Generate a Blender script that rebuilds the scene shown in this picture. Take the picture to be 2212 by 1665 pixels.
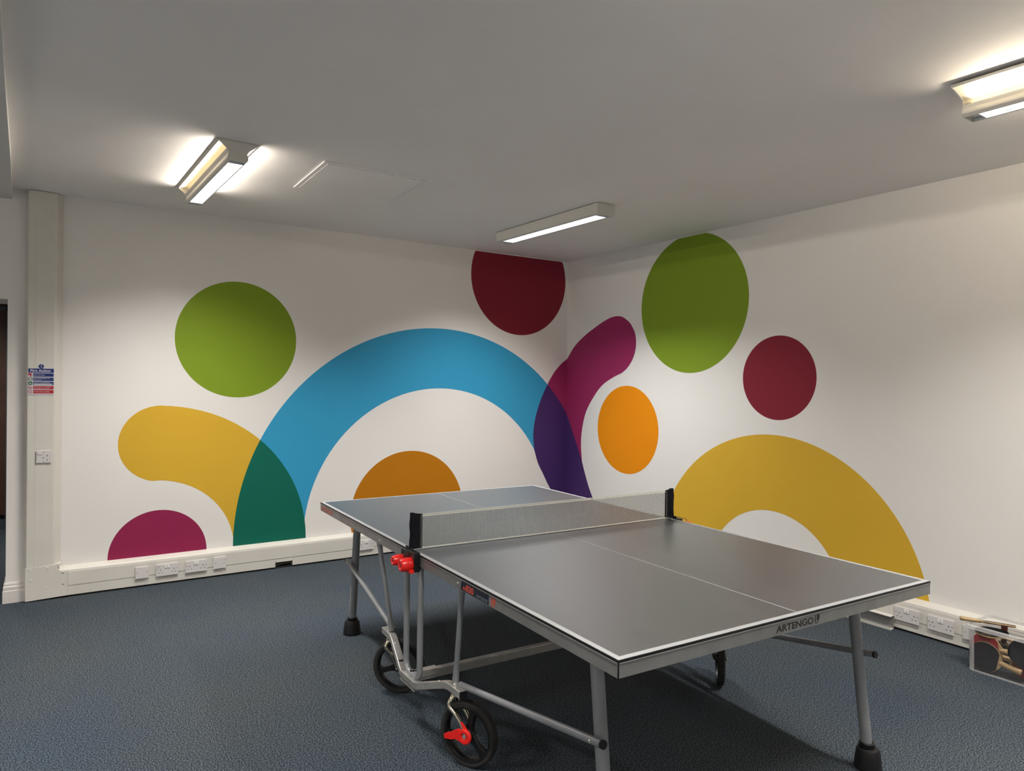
import bpy, bmesh, math, random
from mathutils import Vector, Matrix
random.seed(7)
scn = bpy.context.scene
for o in list(bpy.data.objects): bpy.data.objects.remove(o)
COL = scn.collection
PI = math.pi
H = 2.719                                    # ceiling height

# ------------------------------------------------------------------ camera
cam_d = bpy.data.cameras.new('camera'); cam = bpy.data.objects.new('camera', cam_d); COL.objects.link(cam)
_r = Vector((0.83345359, -0.55245992, 0.01196483)); _u = Vector((-0.00686313, 0.01130161, 0.99991258)); _f = Vector((0.55254685, 0.83346284, -0.00562776))
M4 = Matrix.Identity(4)
for i in range(3): M4[i][0] = _r[i]; M4[i][1] = _u[i]; M4[i][2] = -_f[i]
M4.translation = Vector((-4.42021, -5.65832, 1.494565))
cam.matrix_world = M4
cam_d.sensor_fit = 'HORIZONTAL'; cam_d.sensor_width = 36; cam_d.lens = 1512.952/2212*36; cam_d.clip_start = .02; cam_d.clip_end = 60
scn.camera = cam

# ------------------------------------------------------------------ world, exposure
w = bpy.data.worlds.new('world'); scn.world = w; w.use_nodes = True
w.node_tree.nodes['Background'].inputs[0].default_value = (.9, .95, 1, 1); w.node_tree.nodes['Background'].inputs[1].default_value = 0.05
scn.view_settings.view_transform = 'Standard'; scn.view_settings.look = 'None'
scn.view_settings.exposure = 0.0; scn.view_settings.gamma = 1.0; scn.view_settings.use_curve_mapping = False

DOWN_W = 40.0          # louvre side of each ceiling light
UP_E = 3.0             # bare tube in the side trough of the lights that have one
SPREAD = math.radians(125)
UP_W = 3.0             # side trough lamps, per side

# ------------------------------------------------------------------ materials
def srgb(r, g, b):
    f = lambda c: (c/255/12.92) if c/255 <= .04045 else ((c/255+.055)/1.055)**2.4
    return (f(r), f(g), f(b))
def mat(name, col, rough=.6, metal=0., spec=.5, noise=None, bump=None, emit=None, coat=0.):
    m = bpy.data.materials.new(name); m.use_nodes = True
    nt = m.node_tree; N = nt.nodes; L = nt.links; b = N['Principled BSDF']
    b.inputs['Base Color'].default_value = (*col, 1); b.inputs['Roughness'].default_value = rough
    b.inputs['Metallic'].default_value = metal; b.inputs['Specular IOR Level'].default_value = spec
    if coat: b.inputs['Coat Weight'].default_value = coat
    tc = N.new('ShaderNodeTexCoord')
    if noise:                                   # (scale, amount) mottling of the base colour
        sc, am = noise
        n = N.new('ShaderNodeTexNoise'); n.inputs['Scale'].default_value = sc; n.inputs['Detail'].default_value = 5
        L.new(tc.outputs['Object'], n.inputs['Vector'])
        cr = N.new('ShaderNodeValToRGB')
        cr.color_ramp.elements[0].position = .3; cr.color_ramp.elements[1].position = .7
        cr.color_ramp.elements[0].color = (*[c*(1-am) for c in col], 1); cr.color_ramp.elements[1].color = (*[min(1, c*(1+am)) for c in col], 1)
        L.new(n.outputs['Fac'], cr.inputs['Fac']); L.new(cr.outputs['Color'], b.inputs['Base Color'])
    if bump:
        sc, st = bump[:2]
        n = N.new('ShaderNodeTexNoise'); n.inputs['Scale'].default_value = sc; n.inputs['Detail'].default_value = 4
        L.new(tc.outputs['Object'], n.inputs['Vector'])
        bp = N.new('ShaderNodeBump'); bp.inputs['Strength'].default_value = st; bp.inputs['Distance'].default_value = bump[2] if len(bump) > 2 else .002
        L.new(n.outputs['Fac'], bp.inputs['Height']); L.new(bp.outputs['Normal'], b.inputs['Normal'])
    if emit:
        b.inputs['Emission Color'].default_value = (*emit[0], 1); b.inputs['Emission Strength'].default_value = emit[1]
    return m

WALLC = (.78, .755, .725)
M = {}
M['wall'] = mat('wall_paint', WALLC, .7, noise=(1.3, .02), bump=(9, .12, .01))
M['ceil'] = mat('ceiling_paint', (.87, .84, .82), .8, noise=(.9, .03), bump=(2.2, .35, .02))
M['trunk'] = mat('trunking_plastic', (.66, .635, .58), .45, noise=(4, .03))
M['socket'] = mat('socket_plastic', (.66, .63, .62), .3, noise=(9, .01))
M['switch'] = mat('rocker_plastic', (.8, .79, .78), .25, noise=(9, .01))
M['dark'] = mat('dark_void', (.012, .011, .010), .8, noise=(6, .2))
M['skirt'] = mat('gloss_white_paint', (.70, .67, .64), .35, noise=(3, .02))
M['beam'] = mat('beam_paint', (.68, .67, .65), .8, noise=(1.5, .03))
M['brown'] = mat('dark_brown_wood', (.060, .024, .014), .5, noise=(4, .25))
M['greyskirt'] = mat('grey_blue_gloss', (.05, .06, .075), .5, noise=(3, .1))
M['lightmetal'] = mat('white_enamel', (.62, .60, .55), .45, noise=(3, .02))
M['reflector'] = mat('cream_reflector', (.80, .74, .60), .5, noise=(3, .02))
M['louvre'] = mat('bright_louvre_metal', (.85, .88, .92), .25, metal=.7, noise=(8, .03))
M['alu'] = mat('brushed_aluminium', (.25, .25, .245), .42, metal=.55, noise=(14, .10), bump=(60, .05))
M['steel'] = mat('grey_painted_steel', (.23, .24, .255), .42, metal=.25, noise=(10, .08))
M['zinc'] = mat('zinc_plated_steel', (.52, .51, .48), .38, metal=.75, noise=(18, .14))
M['chrome'] = mat('yellow_chrome', (.62, .58, .45), .16, metal=1., noise=(12, .1))
M['rubber'] = mat('black_rubber', (.008, .008, .009), .6, spec=.3, noise=(30, .25), bump=(120, .15))
M['blackp'] = mat('black_plastic', (.006, .006, .007), .42, spec=.3, noise=(20, .2))
M['tyre'] = mat('tyre_rubber', (.010, .010, .010), .8, noise=(50, .3), bump=(90, .3))
M['red'] = mat('red_plastic', (.72, .014, .010), .3, noise=(20, .05))
M['white'] = mat('white_line_paint', (.30, .305, .31), .6, spec=.3, noise=(20, .02))
M['fabric'] = mat('black_fabric', (.006, .006, .009), .8, spec=.15, noise=(60, .3), bump=(25, .9, .01))
M['netgrey'] = mat('net_cord_grey', (.22, .215, .19), .8, noise=(60, .15))
M['tape'] = mat('net_tape_cream', (.60, .585, .50), .8, noise=(60, .06))
M['ink'] = mat('black_ink', (.012, .012, .011), .5, noise=(30, .1))
M['inkred'] = mat('faded_red_ink', (.33, .06, .05), .5, noise=(30, .1))
M['inkblue'] = mat('navy_sticker', (.008, .012, .025), .4, noise=(30, .1))
M['inkor'] = mat('orange_red_ink', (.55, .07, .035), .4, noise=(30, .05))
M['inkgrey'] = mat('grey_ink', (.16, .19, .22), .4, noise=(30, .05))
M['signw'] = mat('sign_white', (.60, .58, .62), .35, noise=(30, .01))
M['signb'] = mat('sign_blue', (.010, .030, .16), .35, noise=(30, .03))
M['signr'] = mat('sign_red', (.42, .008, .016), .35, noise=(30, .03))
M['signg'] = mat('sign_green', (.012, .13, .045), .35, noise=(30, .03))
M['wood'] = mat('bat_wood', (.42, .29, .14), .5, noise=(30, .15))
M['batblack'] = mat('bat_black_rubber', (.008, .009, .012), .7, spec=.15, noise=(30, .1))
M['batred'] = mat('bat_red_rubber', (.24, .012, .016), .6, spec=.2, noise=(30, .1))
M['leather'] = mat('dark_red_grip', (.07, .012, .01), .5, noise=(30, .15))
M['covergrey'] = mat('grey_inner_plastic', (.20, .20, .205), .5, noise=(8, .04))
M['cable'] = mat('dark_cable', (.03, .035, .02), .5, noise=(10, .2))

# wall art colours
def art(n, c): M[n] = mat('wall_art_'+n, c, .6, spec=.2, noise=(2, .015), bump=(7, .1, .006))
art('yellow', (.64, .39, .035)); art('blue', (.035, .31, .54)); art('green', (.003, .125, .085)); art('magenta', (.27, .018, .075))
art('maroon', (.22, .016, .032)); art('lime', (.20, .30, .018)); art('orange', (.78, .255, .001)); art('purple', (.055, .022, .12))
art('deeporange', (.46, .165, .003)); art('pink', (.30, .022, .10))

# table top: grey, slightly glossy, faint long scuffs
m = bpy.data.materials.new('table_top_grey'); m.use_nodes = True; nt = m.node_tree; N = nt.nodes; L = nt.links; b = N['Principled BSDF']
tc = N.new('ShaderNodeTexCoord'); mp = N.new('ShaderNodeMapping'); mp.inputs['Scale'].default_value = (2.5, 9, 1)
n1 = N.new('ShaderNodeTexNoise'); n1.inputs['Scale'].default_value = 2.2; n1.inputs['Detail'].default_value = 7; n1.inputs['Roughness'].default_value = .65
L.new(tc.outputs['Object'], mp.inputs['Vector']); L.new(mp.outputs['Vector'], n1.inputs['Vector'])
cr = N.new('ShaderNodeValToRGB'); cr.color_ramp.elements[0].position = .35; cr.color_ramp.elements[1].position = .8
cr.color_ramp.elements[0].color = (.042, .043, .045, 1); cr.color_ramp.elements[1].color = (.058, .059, .060, 1)
L.new(n1.outputs['Fac'], cr.inputs['Fac']); L.new(cr.outputs['Color'], b.inputs['Base Color'])
rr = N.new('ShaderNodeMapRange'); rr.inputs['To Min'].default_value = .40; rr.inputs['To Max'].default_value = .48
b.inputs['Coat Weight'].default_value = 1.; b.inputs['Coat Roughness'].default_value = .36
L.new(n1.outputs['Fac'], rr.inputs['Value']); L.new(rr.outputs['Result'], b.inputs['Roughness'])
b.inputs['Specular IOR Level'].default_value = .75
M['top'] = m

# carpet: blue grey loop pile with speckle and broad worn patches
m = bpy.data.materials.new('blue_grey_carpet'); m.use_nodes = True; nt = m.node_tree; N = nt.nodes; L = nt.links; b = N['Principled BSDF']
tc = N.new('ShaderNodeTexCoord')
n1 = N.new('ShaderNodeTexNoise'); n1.inputs['Scale'].default_value = 180; n1.inputs['Detail'].default_value = 3; n1.inputs['Roughness'].default_value = .7
n2 = N.new('ShaderNodeTexNoise'); n2.inputs['Scale'].default_value = 1.1; n2.inputs['Detail'].default_value = 4
L.new(tc.outputs['Object'], n1.inputs['Vector']); L.new(tc.outputs['Object'], n2.inputs['Vector'])
cr = N.new('ShaderNodeValToRGB'); e = cr.color_ramp.elements
e[0].position = .39; e[0].color = (.004, .006, .010, 1); e[1].position = .62; e[1].color = (.135, .155, .175, 1)
e2 = cr.color_ramp.elements.new(.5); e2.color = (.032, .043, .053, 1)
L.new(n1.outputs['Fac'], cr.inputs['Fac'])
cr2 = N.new('ShaderNodeValToRGB'); cr2.color_ramp.elements[0].position = .35; cr2.color_ramp.elements[1].position = .68
cr2.color_ramp.elements[0].color = (.86, .93, 1.02, 1); cr2.color_ramp.elements[1].color = (1.08, 1.03, .96, 1)
L.new(n2.outputs['Fac'], cr2.inputs['Fac'])
mx = N.new('ShaderNodeMix'); mx.data_type = 'RGBA'; mx.blend_type = 'MULTIPLY'; mx.inputs['Factor'].default_value = 1
L.new(cr.outputs['Color'], mx.inputs['A']); L.new(cr2.outputs['Color'], mx.inputs['B']); L.new(mx.outputs['Result'], b.inputs['Base Color'])
bp = N.new('ShaderNodeBump'); bp.inputs['Strength'].default_value = .35; bp.inputs['Distance'].default_value = .002
L.new(n1.outputs['Fac'], bp.inputs['Height']); L.new(bp.outputs['Normal'], b.inputs['Normal'])
b.inputs['Roughness'].default_value = .95; b.inputs['Specular IOR Level'].default_value = .15
M['carpet'] = m

# translucent storage box plastic
m = bpy.data.materials.new('cloudy_clear_plastic'); m.use_nodes = True; nt = m.node_tree; N = nt.nodes; L = nt.links; b = N['Principled BSDF']
b.inputs['Base Color'].default_value = (.75, .74, .74, 1); b.inputs['Roughness'].default_value = .25
tr = N.new('ShaderNodeBsdfTransparent'); tr.inputs['Color'].default_value = (.97, .97, .97, 1); ms = N.new('ShaderNodeMixShader')
nz = N.new('ShaderNodeTexNoise'); nz.inputs['Scale'].default_value = 6; tcc = N.new('ShaderNodeTexCoord'); L.new(tcc.outputs['Object'], nz.inputs['Vector'])
mr = N.new('ShaderNodeMapRange'); mr.inputs['To Min'].default_value = .02; mr.inputs['To Max'].default_value = .035
L.new(nz.outputs['Fac'], mr.inputs['Value']); L.new(mr.outputs['Result'], ms.inputs['Fac'])
L.new(tr.outputs[0], ms.inputs[1]); L.new(b.outputs[0], ms.inputs[2]); L.new(ms.outputs[0], N['Material Output'].inputs['Surface'])
M['clear'] = m
m2 = m.copy(); m2.name = 'cloudy_clear_rim'; M['clear_rim'] = m2
for nd in m2.node_tree.nodes:
    if nd.type == 'MAP_RANGE': nd.inputs['To Min'].default_value = .28; nd.inputs['To Max'].default_value = .40
M['rim'] = mat('cloudy_rim_plastic', (.50, .50, .52), .3, noise=(6, .03))
M['tube_warm'] = mat('lit_tube_warm', (1, 1, 1), .5, emit=((1., .78, .45), UP_E), noise=(5, .01))
M['tube_cool'] = mat('lit_panel_cool', (1, 1, 1), .5, emit=((.95, .98, 1.), 4.5), noise=(5, .01))

# ------------------------------------------------------------------ mesh helpers
class MB:
    def __init__(s): s.v = []; s.f = []
    def add(s, vs, fs):
        k = len(s.v); s.v += [tuple(v) for v in vs]; s.f += [tuple(i+k for i in f) for f in fs]; return s
    def box(s, a, b, R=None, o=None):
        x0, y0, z0 = a; x1, y1, z1 = b
        vs = [Vector(p) for p in ((x0,y0,z0),(x1,y0,z0),(x1,y1,z0),(x0,y1,z0),(x0,y0,z1),(x1,y0,z1),(x1,y1,z1),(x0,y1,z1))]
        if R is not None: vs = [R @ v for v in vs]
        if o is not None: vs = [v+Vector(o) for v in vs]
        return s.add(vs, [(0,3,2,1),(4,5,6,7),(0,1,5,4),(1,2,6,5),(2,3,7,6),(3,0,4,7)])
    def prism(s, poly, f0, f1):          # f0/f1 map a 2-D point to 3-D for each cap
        n = len(poly)
        vs = [f0(*p) for p in poly]+[f1(*p) for p in poly]
        return s.add(vs, [tuple(range(n))[::-1], tuple(range(n, 2*n))]+[(i, (i+1) % n, n+(i+1) % n, n+i) for i in range(n)])
    def tube(s, pts, r, n=12, flat=1., caps=True):
        pts = [Vector(p) for p in pts]; rs = r if isinstance(r, (list, tuple)) else [r]*len(pts)
        rings = []; prev = None
        for i, p in enumerate(pts):
            t = (pts[min(i+1, len(pts)-1)]-pts[max(i-1, 0)]).normalized()
            if prev is None:
                up = Vector((0,0,1)) if abs(t.z) < .9 else Vector((1,0,0)); a = t.cross(up).normalized()
            else: a = (prev-t*prev.dot(t)).normalized()
            prev = a; bb = t.cross(a)
            rings.append([p+(a*math.cos(q*2*PI/n)+bb*math.sin(q*2*PI/n)*flat)*rs[i] for q in range(n)])
        vs = [v for R in rings for v in R]; fs = []
        for i in range(len(pts)-1):
            for q in range(n): fs.append((i*n+q, i*n+(q+1) % n, (i+1)*n+(q+1) % n, (i+1)*n+q))
        if caps: fs.append(tuple(range(n))[::-1]); fs.append(tuple(range((len(pts)-1)*n, len(pts)*n)))
        return s.add(vs, fs)
    def lathe(s, prof, n=32, F=None, closed=False):    # prof (r, h) -> axis z, mapped by F
        F = F or (lambda v: v); k = len(prof); vs = []
        for q in range(n):
            c, d = math.cos(q*2*PI/n), math.sin(q*2*PI/n)
            vs += [F(Vector((r*c, r*d, h))) for r, h in prof]
        fs = []
        for q in range(n):
            for i in range(k if closed else k-1):
                j = (i+1) % k; fs.append((q*k+i, ((q+1) % n)*k+i, ((q+1) % n)*k+j, q*k+j))
        if not closed:
            if prof[0][0] > 1e-6: fs.append(tuple(q*k for q in range(n))[::-1])
            if prof[-1][0] > 1e-6: fs.append(tuple(q*k+k-1 for q in range(n)))
        return s.add(vs, fs)
    def build(s, name, m, parent=None, smooth=False, bevel=0., kind=None, label=None, group=None, cat=None):
        me = bpy.data.meshes.new(name); me.from_pydata(s.v, [], s.f)
        bm = bmesh.new(); bm.from_mesh(me); bmesh.ops.recalc_face_normals(bm, faces=bm.faces)
        if bevel: bmesh.ops.bevel(bm, geom=list(bm.edges), offset=bevel, segments=2, affect='EDGES', profile=.5, clamp_overlap=True)
        bm.to_mesh(me); bm.free()
        me.materials.append(M[m] if isinstance(m, str) else m)
        if smooth:
            for p in me.polygons: p.use_smooth = True
            try: me.set_sharp_from_angle(angle=math.radians(40))
            except Exception: pass
        o = bpy.data.objects.new(name, me); COL.objects.link(o)
        if parent: o.parent = parent
        if kind: o['kind'] = kind
        if label: o['label'] = label
        if group: o['group'] = group
        if cat: o['category'] = cat
        return o
def thing(name, label, cat, loc=(0,0,0), rz=0, group=None):
    o = bpy.data.objects.new(name, None); COL.objects.link(o); o.location = loc; o.rotation_euler = (0,0,rz); o.empty_display_size = .1
    o['label'] = label; o['category'] = cat
    if group: o['group'] = group
    return o
def child(o, p, loc=None):
    o.parent = p
    if loc is not None: o.location = loc
    return o
def bezarc(cx, cy, r, a0, a1, n=48):
    return [(cx+r*math.cos(math.radians(a0+(a1-a0)*i/n)), cy+r*math.sin(math.radians(a0+(a1-a0)*i/n))) for i in range(n+1)]
def text(name, s, size, m, parent, mtx, ext=.0004, bold=0., sx=1., align='LEFT', shear=0., spacing=1.):
    c = bpy.data.curves.new(name, 'FONT'); c.body = s; c.size = size; c.extrude = ext; c.offset = bold; c.align_x = align; c.shear = shear; c.space_character = spacing
    c.resolution_u = 3
    t = bpy.data.objects.new(name+'_tmp', c); COL.objects.link(t)
    dg = bpy.context.evaluated_depsgraph_get(); me = bpy.data.meshes.new_from_object(t.evaluated_get(dg))
    bpy.data.objects.remove(t); bpy.data.curves.remove(c)
    for v in me.vertices: v.co.x *= sx
    me.materials.clear(); me.materials.append(M[m]); me.name = name
    o = bpy.data.objects.new(name, me); COL.objects.link(o); o.parent = parent; o.matrix_local = mtx
    return o
def frame(o, x, y):                      # text plane: origin, right, up
    x = Vector(x).normalized(); y = Vector(y).normalized(); z = x.cross(y)
    m = Matrix.Identity(4)
    for i in range(3): m[i][0] = x[i]; m[i][1] = y[i]; m[i][2] = z[i]; m[i][3] = o[i]
    return m

# ================================================================== ROOM SHELL
XL, YF = -7.8, -10.5
MB().box((XL-.2, YF-.2, -.1), (.2, 3.2, 0)).build('floor', 'carpet', kind='structure', label='blue-grey speckled carpet floor')
MB().box((XL-.2, YF-.2, H), (.2, .2, H+.1)).build('ceiling', 'ceil', kind='structure', label='plain off-white plaster ceiling')
OX, OZ, OT = -4.642, 1.995, .403          # doorway edge, head height, wall thickness
wb = MB().box((OX, 0, 0), (.2, OT, H))
wb.box((OX-.95, 0, OZ), (OX, OT, H)).box((XL, 0, 0), (OX-.95, OT, H))
wall_back = wb.build('wall_back', 'wall', kind='structure', label='white wall left of the corner, painted with a wide blue arch')
wall_right = MB().box((0, YF, 0), (.2, 0, H)).build('wall_right', 'wall', kind='structure', label='white wall right of the corner, painted with a yellow arch and circles')
MB().box((XL-.2, YF, 0), (XL, OT, H)).build('wall_left', 'wall', kind='structure')
MB().box((XL-.2, YF-.2, 0), (.2, YF, H)).build('wall_front', 'wall', kind='structure')
# ceiling beam, running away from the wall slightly skewed
pb = [(-4.623, .01), (-4.594, -1.026), (-4.574, -2.04), (-4.545, -3.2), (-4.47, -6.2), (-4.40, -10.4), (-5.15, -10.4), (-5.15, .01)]
MB().prism(pb, lambda x, y: (x, y, 2.652), lambda x, y: (x, y, H+.01)).build('trim_1', 'beam', kind='structure', label='boxed-in grey ceiling beam at the top left')
# corridor beyond the doorway
MB().box((-6.9, 2.75, 0), (-3.9, 2.95, H)).build('wall_corridor', 'brown', kind='structure', label='dark brown panelled wall seen through the doorway')
MB().box((-6.9, OT, 2.5), (-3.9, 2.95, 2.6)).build('ceiling_corridor', 'beam', kind='structure')
MB().box((-3.95, OT, 0), (-3.85, 2.95, H)).box((-7.0, OT, 0), (-6.9, 2.95, H)).build('wall_corridor_sides', 'beam', kind='structure')
MB().box((-6.9, 2.72, 0), (-3.9, 2.752, .10)).prism([(2.72, .10), (2.75, .12), (2.75, .10)], lambda y, z: (-6.9, y, z), lambda y, z: (-3.9, y, z)).build('baseboard_corridor', 'greyskirt', kind='structure', label='grey-blue skirting under the dark brown wall')
d = MB().box((-5.72, 2.70, .145), (-4.757, 2.745, 2.12)).build('door_1', 'brown', kind='structure', label='dark brown door beyond the doorway')
fr = MB().box((-4.757, 2.69, .0), (-4.735, 2.75, 2.16)).box((-5.77, 2.69, 0), (-5.72, 2.75, 2.16)).box((-5.77, 2.69, 2.12), (-4.74, 2.75, 2.16)).build('door_frame', 'greyskirt', d)
MB().tube([(-4.86, 2.69, 1.02), (-4.86, 2.65, 1.02), (-4.98, 2.65, 1.02)], .009, 8).build('door_handle', 'zinc', d, smooth=True)

# skirting board round the wall end
def skirt_prof(): return [(0, 0), (.020, 0), (.020, .078), (.016, .084), (.017, .090), (.017, .104), (.011, .114), (.013, .120), (.010, .130), (0, .134)]
sk = MB(); pr = skirt_prof()
rings = [[(-4.531, -d, z) for d, z in pr], [(OX-d*.8, -d, z) for d, z in pr], [(OX-d*.8, OT, z) for d, z in pr]]
k = len(pr); vs = [p for R in rings for p in R]; fs = []
for i in range(2):
    for j in range(k-1): fs.append((i*k+j, i*k+j+1, (i+1)*k+j+1, (i+1)*k+j))
fs.append(tuple(range(k))); fs.append(tuple(range(2*k, 3*k)))
sk.add(vs, fs).build('baseboard_back', 'skirt', kind='structure', label='moulded white skirting board at the foot of the wall end')
MB().box((XL, YF, 0), (-4.3, YF+.02, .13)).build('baseboard_front', 'skirt', kind='structure')

# ================================================================== WALL ART (children of the walls)
Z0 = .2035
def art_back(poly, name, m, label, t=.0008):
    return MB().prism(poly, lambda x, z: (x, .001, z), lambda x, z: (x, -t, z)).build(name, m, wall_back, label=label)
def art_right(poly, name, m, label, t=.0008):
    return MB().prism(poly, lambda s, z: (.001, -s, z), lambda s, z: (-t, -s, z)).build(name, m, wall_right, label=label)
art_back(bezarc(-3.201, 1.792, .444, 0, 360, 96)[:-1], 'painted_circle', 'lime', 'green circle painted high above the yellow arm')
# maroon circle cut by the ceiling
mc = [p for p in bezarc(-.586, 2.502, .554, 0, 360, 120)[:-1]]
mc = [(x, min(z, H-.006)) for x, z in mc]
i0 = [i for i, p in enumerate(mc) if p[1] < H-.0061]
pts = []; 
for i, p in enumerate(mc):
    if p[1] < H-.0061 or (p[1] >= H-.0061 and ((mc[i-1][1] < H-.0061) or (mc[(i+1) % len(mc)][1] < H-.0061))): pts.append(p)
pts = [(min(x, -.004), z) for x, z in pts]
art_back(pts, 'painted_circle', 'maroon', 'maroon circle cut off by the ceiling beside the corner')
# blue arch
BO = (-1.467, .209, 1.758); BI = (-1.455, .195, 1.230)
aR = math.degrees(math.acos((0-BO[0])/BO[2])); 
outer = bezarc(BO[0], BO[1], BO[2], aR, 180, 90)
inner = bezarc(BI[0], BI[1], BI[2], 180, 27, 80)+[(-.335, .675), (-.285, .577), (-.195, .425), (-.06, .26)]
poly = outer+[(BO[0]-BO[2], Z0)]+[(BI[0]-BI[2]+.008, Z0)]+inner+[(-.01, Z0), (-.001, Z0)]
art_back(poly, 'painted_arch', 'blue', 'wide blue arch painted left of the corner', .0006)
# yellow arm with rounded end
YO = (-3.752, .201, 1.088); YI = (-3.779, .186, .561); YC = (-3.728, 1.014, .276)
arm = bezarc(*YO, 0, 88, 50)+bezarc(*YC, 86, 270-8, 50)[1:-1]+bezarc(*YI, 86, 2, 40)
arm = [p for p in arm if p[1] > Z0]+[]
arm = [(YO[0]+YO[2], Z0)]+arm+[(YI[0]+YI[2], Z0)]
art_back(arm, 'painted_arm', 'yellow', 'curved yellow arm with a rounded end, left of the blue arch', .0006)
# green overlap
def circ_int(a, b):
    (x0, y0, r0), (x1, y1, r1) = a, b; d = math.hypot(x1-x0, y1-y0); q = (r0*r0-r1*r1+d*d)/(2*d); h = math.sqrt(r0*r0-q*q)
    xm, ym = x0+q*(x1-x0)/d, y0+q*(y1-y0)/d
    return [(xm+h*(y1-y0)/d, ym-h*(x1-x0)/d), (xm-h*(y1-y0)/d, ym+h*(x1-x0)/d)]
P = max(circ_int(BO, YO), key=lambda p: p[1])
a0 = math.degrees(math.atan2(P[1]-BO[1], P[0]-BO[0])); a1 = math.degrees(math.atan2(P[1]-YO[1], P[0]-YO[0]))
gp = bezarc(*BO, a0, 180, 40)+[(BO[0]-BO[2], Z0), (YO[0]+YO[2], Z0)]+bezarc(*YO, 0, a1, 50)[:-1]
art_back(gp, 'painted_overlap', 'green', 'dark green overlap of the yellow arm and the blue arch', .0012)
art_back([(-3.738+.324, Z0)]+bezarc(-3.738, .205, .324, 0, 180, 60)+[(-3.738-.324, Z0)], 'painted_semicircle', 'magenta', 'magenta semicircle standing on the trunking at far left')
oc = [p for p in bezarc(-1.747, .33, .541, -13.5, 193.5, 80)]
art_back(oc, 'painted_circle', 'deeporange', 'orange circle under the blue arch, cut off by the trunking')
# pink/magenta arm that wraps the corner
def smooth_poly(pts, n=4):               # Catmull-Rom through the points (open)
    out = []
    for i in range(len(pts)-1):
        p0 = pts[max(i-1, 0)]; p1 = pts[i]; p2 = pts[i+1]; p3 = pts[min(i+2, len(pts)-1)]
        for k in range(n):
            t = k/n
            out.append(tuple(.5*((2*p1[c])+(-p0[c]+p2[c])*t+(2*p0[c]-5*p1[c]+4*p2[c]-p3[c])*t*t+(-p0[c]+3*p1[c]-3*p2[c]+p3[c])*t**3) for c in (0, 1)))
    return out+[pts[-1]]
mL = [(-.001, 1.728), (-.05, 1.697), (-.098, 1.657), (-.164, 1.588), (-.22, 1.508), (-.245, 1.466)]
mL2 = [(-.245, 1.466), (-.296, 1.375), (-.346, 1.262), (-.389, 1.130), (-.409, 1.0), (-.407, .915), (-.396, .826)]
aP = math.degrees(math.atan2(1.466-BO[1], -.245-BO[0]))
boa = bezarc(*BO, aP, aR, 14)
art_back(smooth_poly(mL, 3)+boa+[], 'painted_arm', 'pink', 'deep pink arm end between the blue arch and the corner', .0012)
low = smooth_poly([(-.396, .826), (-.352, .695), (-.285, .577), (-.195, .425), (-.06, .26), (-.01, Z0)], 3)
art_back(smooth_poly(mL2, 3)[:-1]+low+[(-.0005, Z0), (-.0005, boa[-1][1])]+boa[::-1][:-1], 'painted_overlap', 'purple', 'dark purple overlap left of the corner', .0014)
mR = smooth_poly([(0.0005, 1.728), (.05, 1.783), (.103, 1.838), (.16, 1.883), (.23, 1.927), (.315, 1.974), (.408, 2.016), (.50, 2.055), (.578, 2.084), (.66, 2.108), (.742, 2.117)], 3)
capR = smooth_poly([(.742, 2.117), (.81, 2.108), (.869, 2.081), (.925, 2.042), (.963, 1.995), (.995, 1.94), (1.007, 1.877), (1.005, 1.815), (.991, 1.761), (.962, 1.704), (.924, 1.657), (.873, 1.614), (.816, 1.582)], 3)
inR = smooth_poly([(.816, 1.582), (.745, 1.560), (.671, 1.530), (.61, 1.503), (.545, 1.464), (.48, 1.410), (.421, 1.346), (.365, 1.280), (.316, 1.205), (.281, 1.120), (.258, 1.029), (.246, .945), (.245, .865), (.252, .79), (.262, .716)], 3)
pR = smooth_poly([(.0005, boa[-1][1]), (.05, 1.098), (.10, 1.012), (.14, .939), (.19, .852), (.236, .762), (.258, .716)], 3)
art_right(mR[:-1]+capR[:-1]+inR+pR[::-1][1:], 'painted_arm', 'pink', 'deep pink curved arm with a rounded end, right of the corner', .0008)
art_right(pR[:-1]+smooth_poly([(.260, .716), (.305, .61), (.362, .49), (.428, .383), (.50, .30), (.60, Z0)], 3)+[(.0005, Z0)], 'painted_overlap', 'purple', 'dark purple overlap right of the corner', .0008)
g2 = [(x, min(z, H-.006)) for x, z in bezarc(1.648, 2.158, .575, 0, 360, 120)[:-1]]
pts = [p for i, p in enumerate(g2) if p[1] < H-.0061 or g2[i-1][1] < H-.0061 or g2[(i+1) % len(g2)][1] < H-.0061]
art_right(pts, 'painted_circle', 'lime', 'large green circle touching the ceiling')
art_right(bezarc(2.485, 1.545, .307, 0, 360, 90)[:-1], 'painted_circle', 'maroon', 'small maroon circle right of the large green circle')
art_right(bezarc(.897, 1.066, .403, 0, 360, 90)[:-1], 'painted_circle', 'orange', 'orange circle beside the deep pink arm')
art_right([(2.447+1.1055, Z0)]+[p for p in bezarc(2.447, .005, 1.123, 0, 180, 120) if p[1] > Z0+.002]+[(2.447-1.105, Z0), (2.447-.53, Z0)]+[p for p in bezarc(2.447, .008, .564, 180, 0, 80) if p[1] > Z0+.002]+[(2.447+.53, Z0)], 'painted_arch', 'yellow', 'yellow arch painted behind the table')

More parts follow.
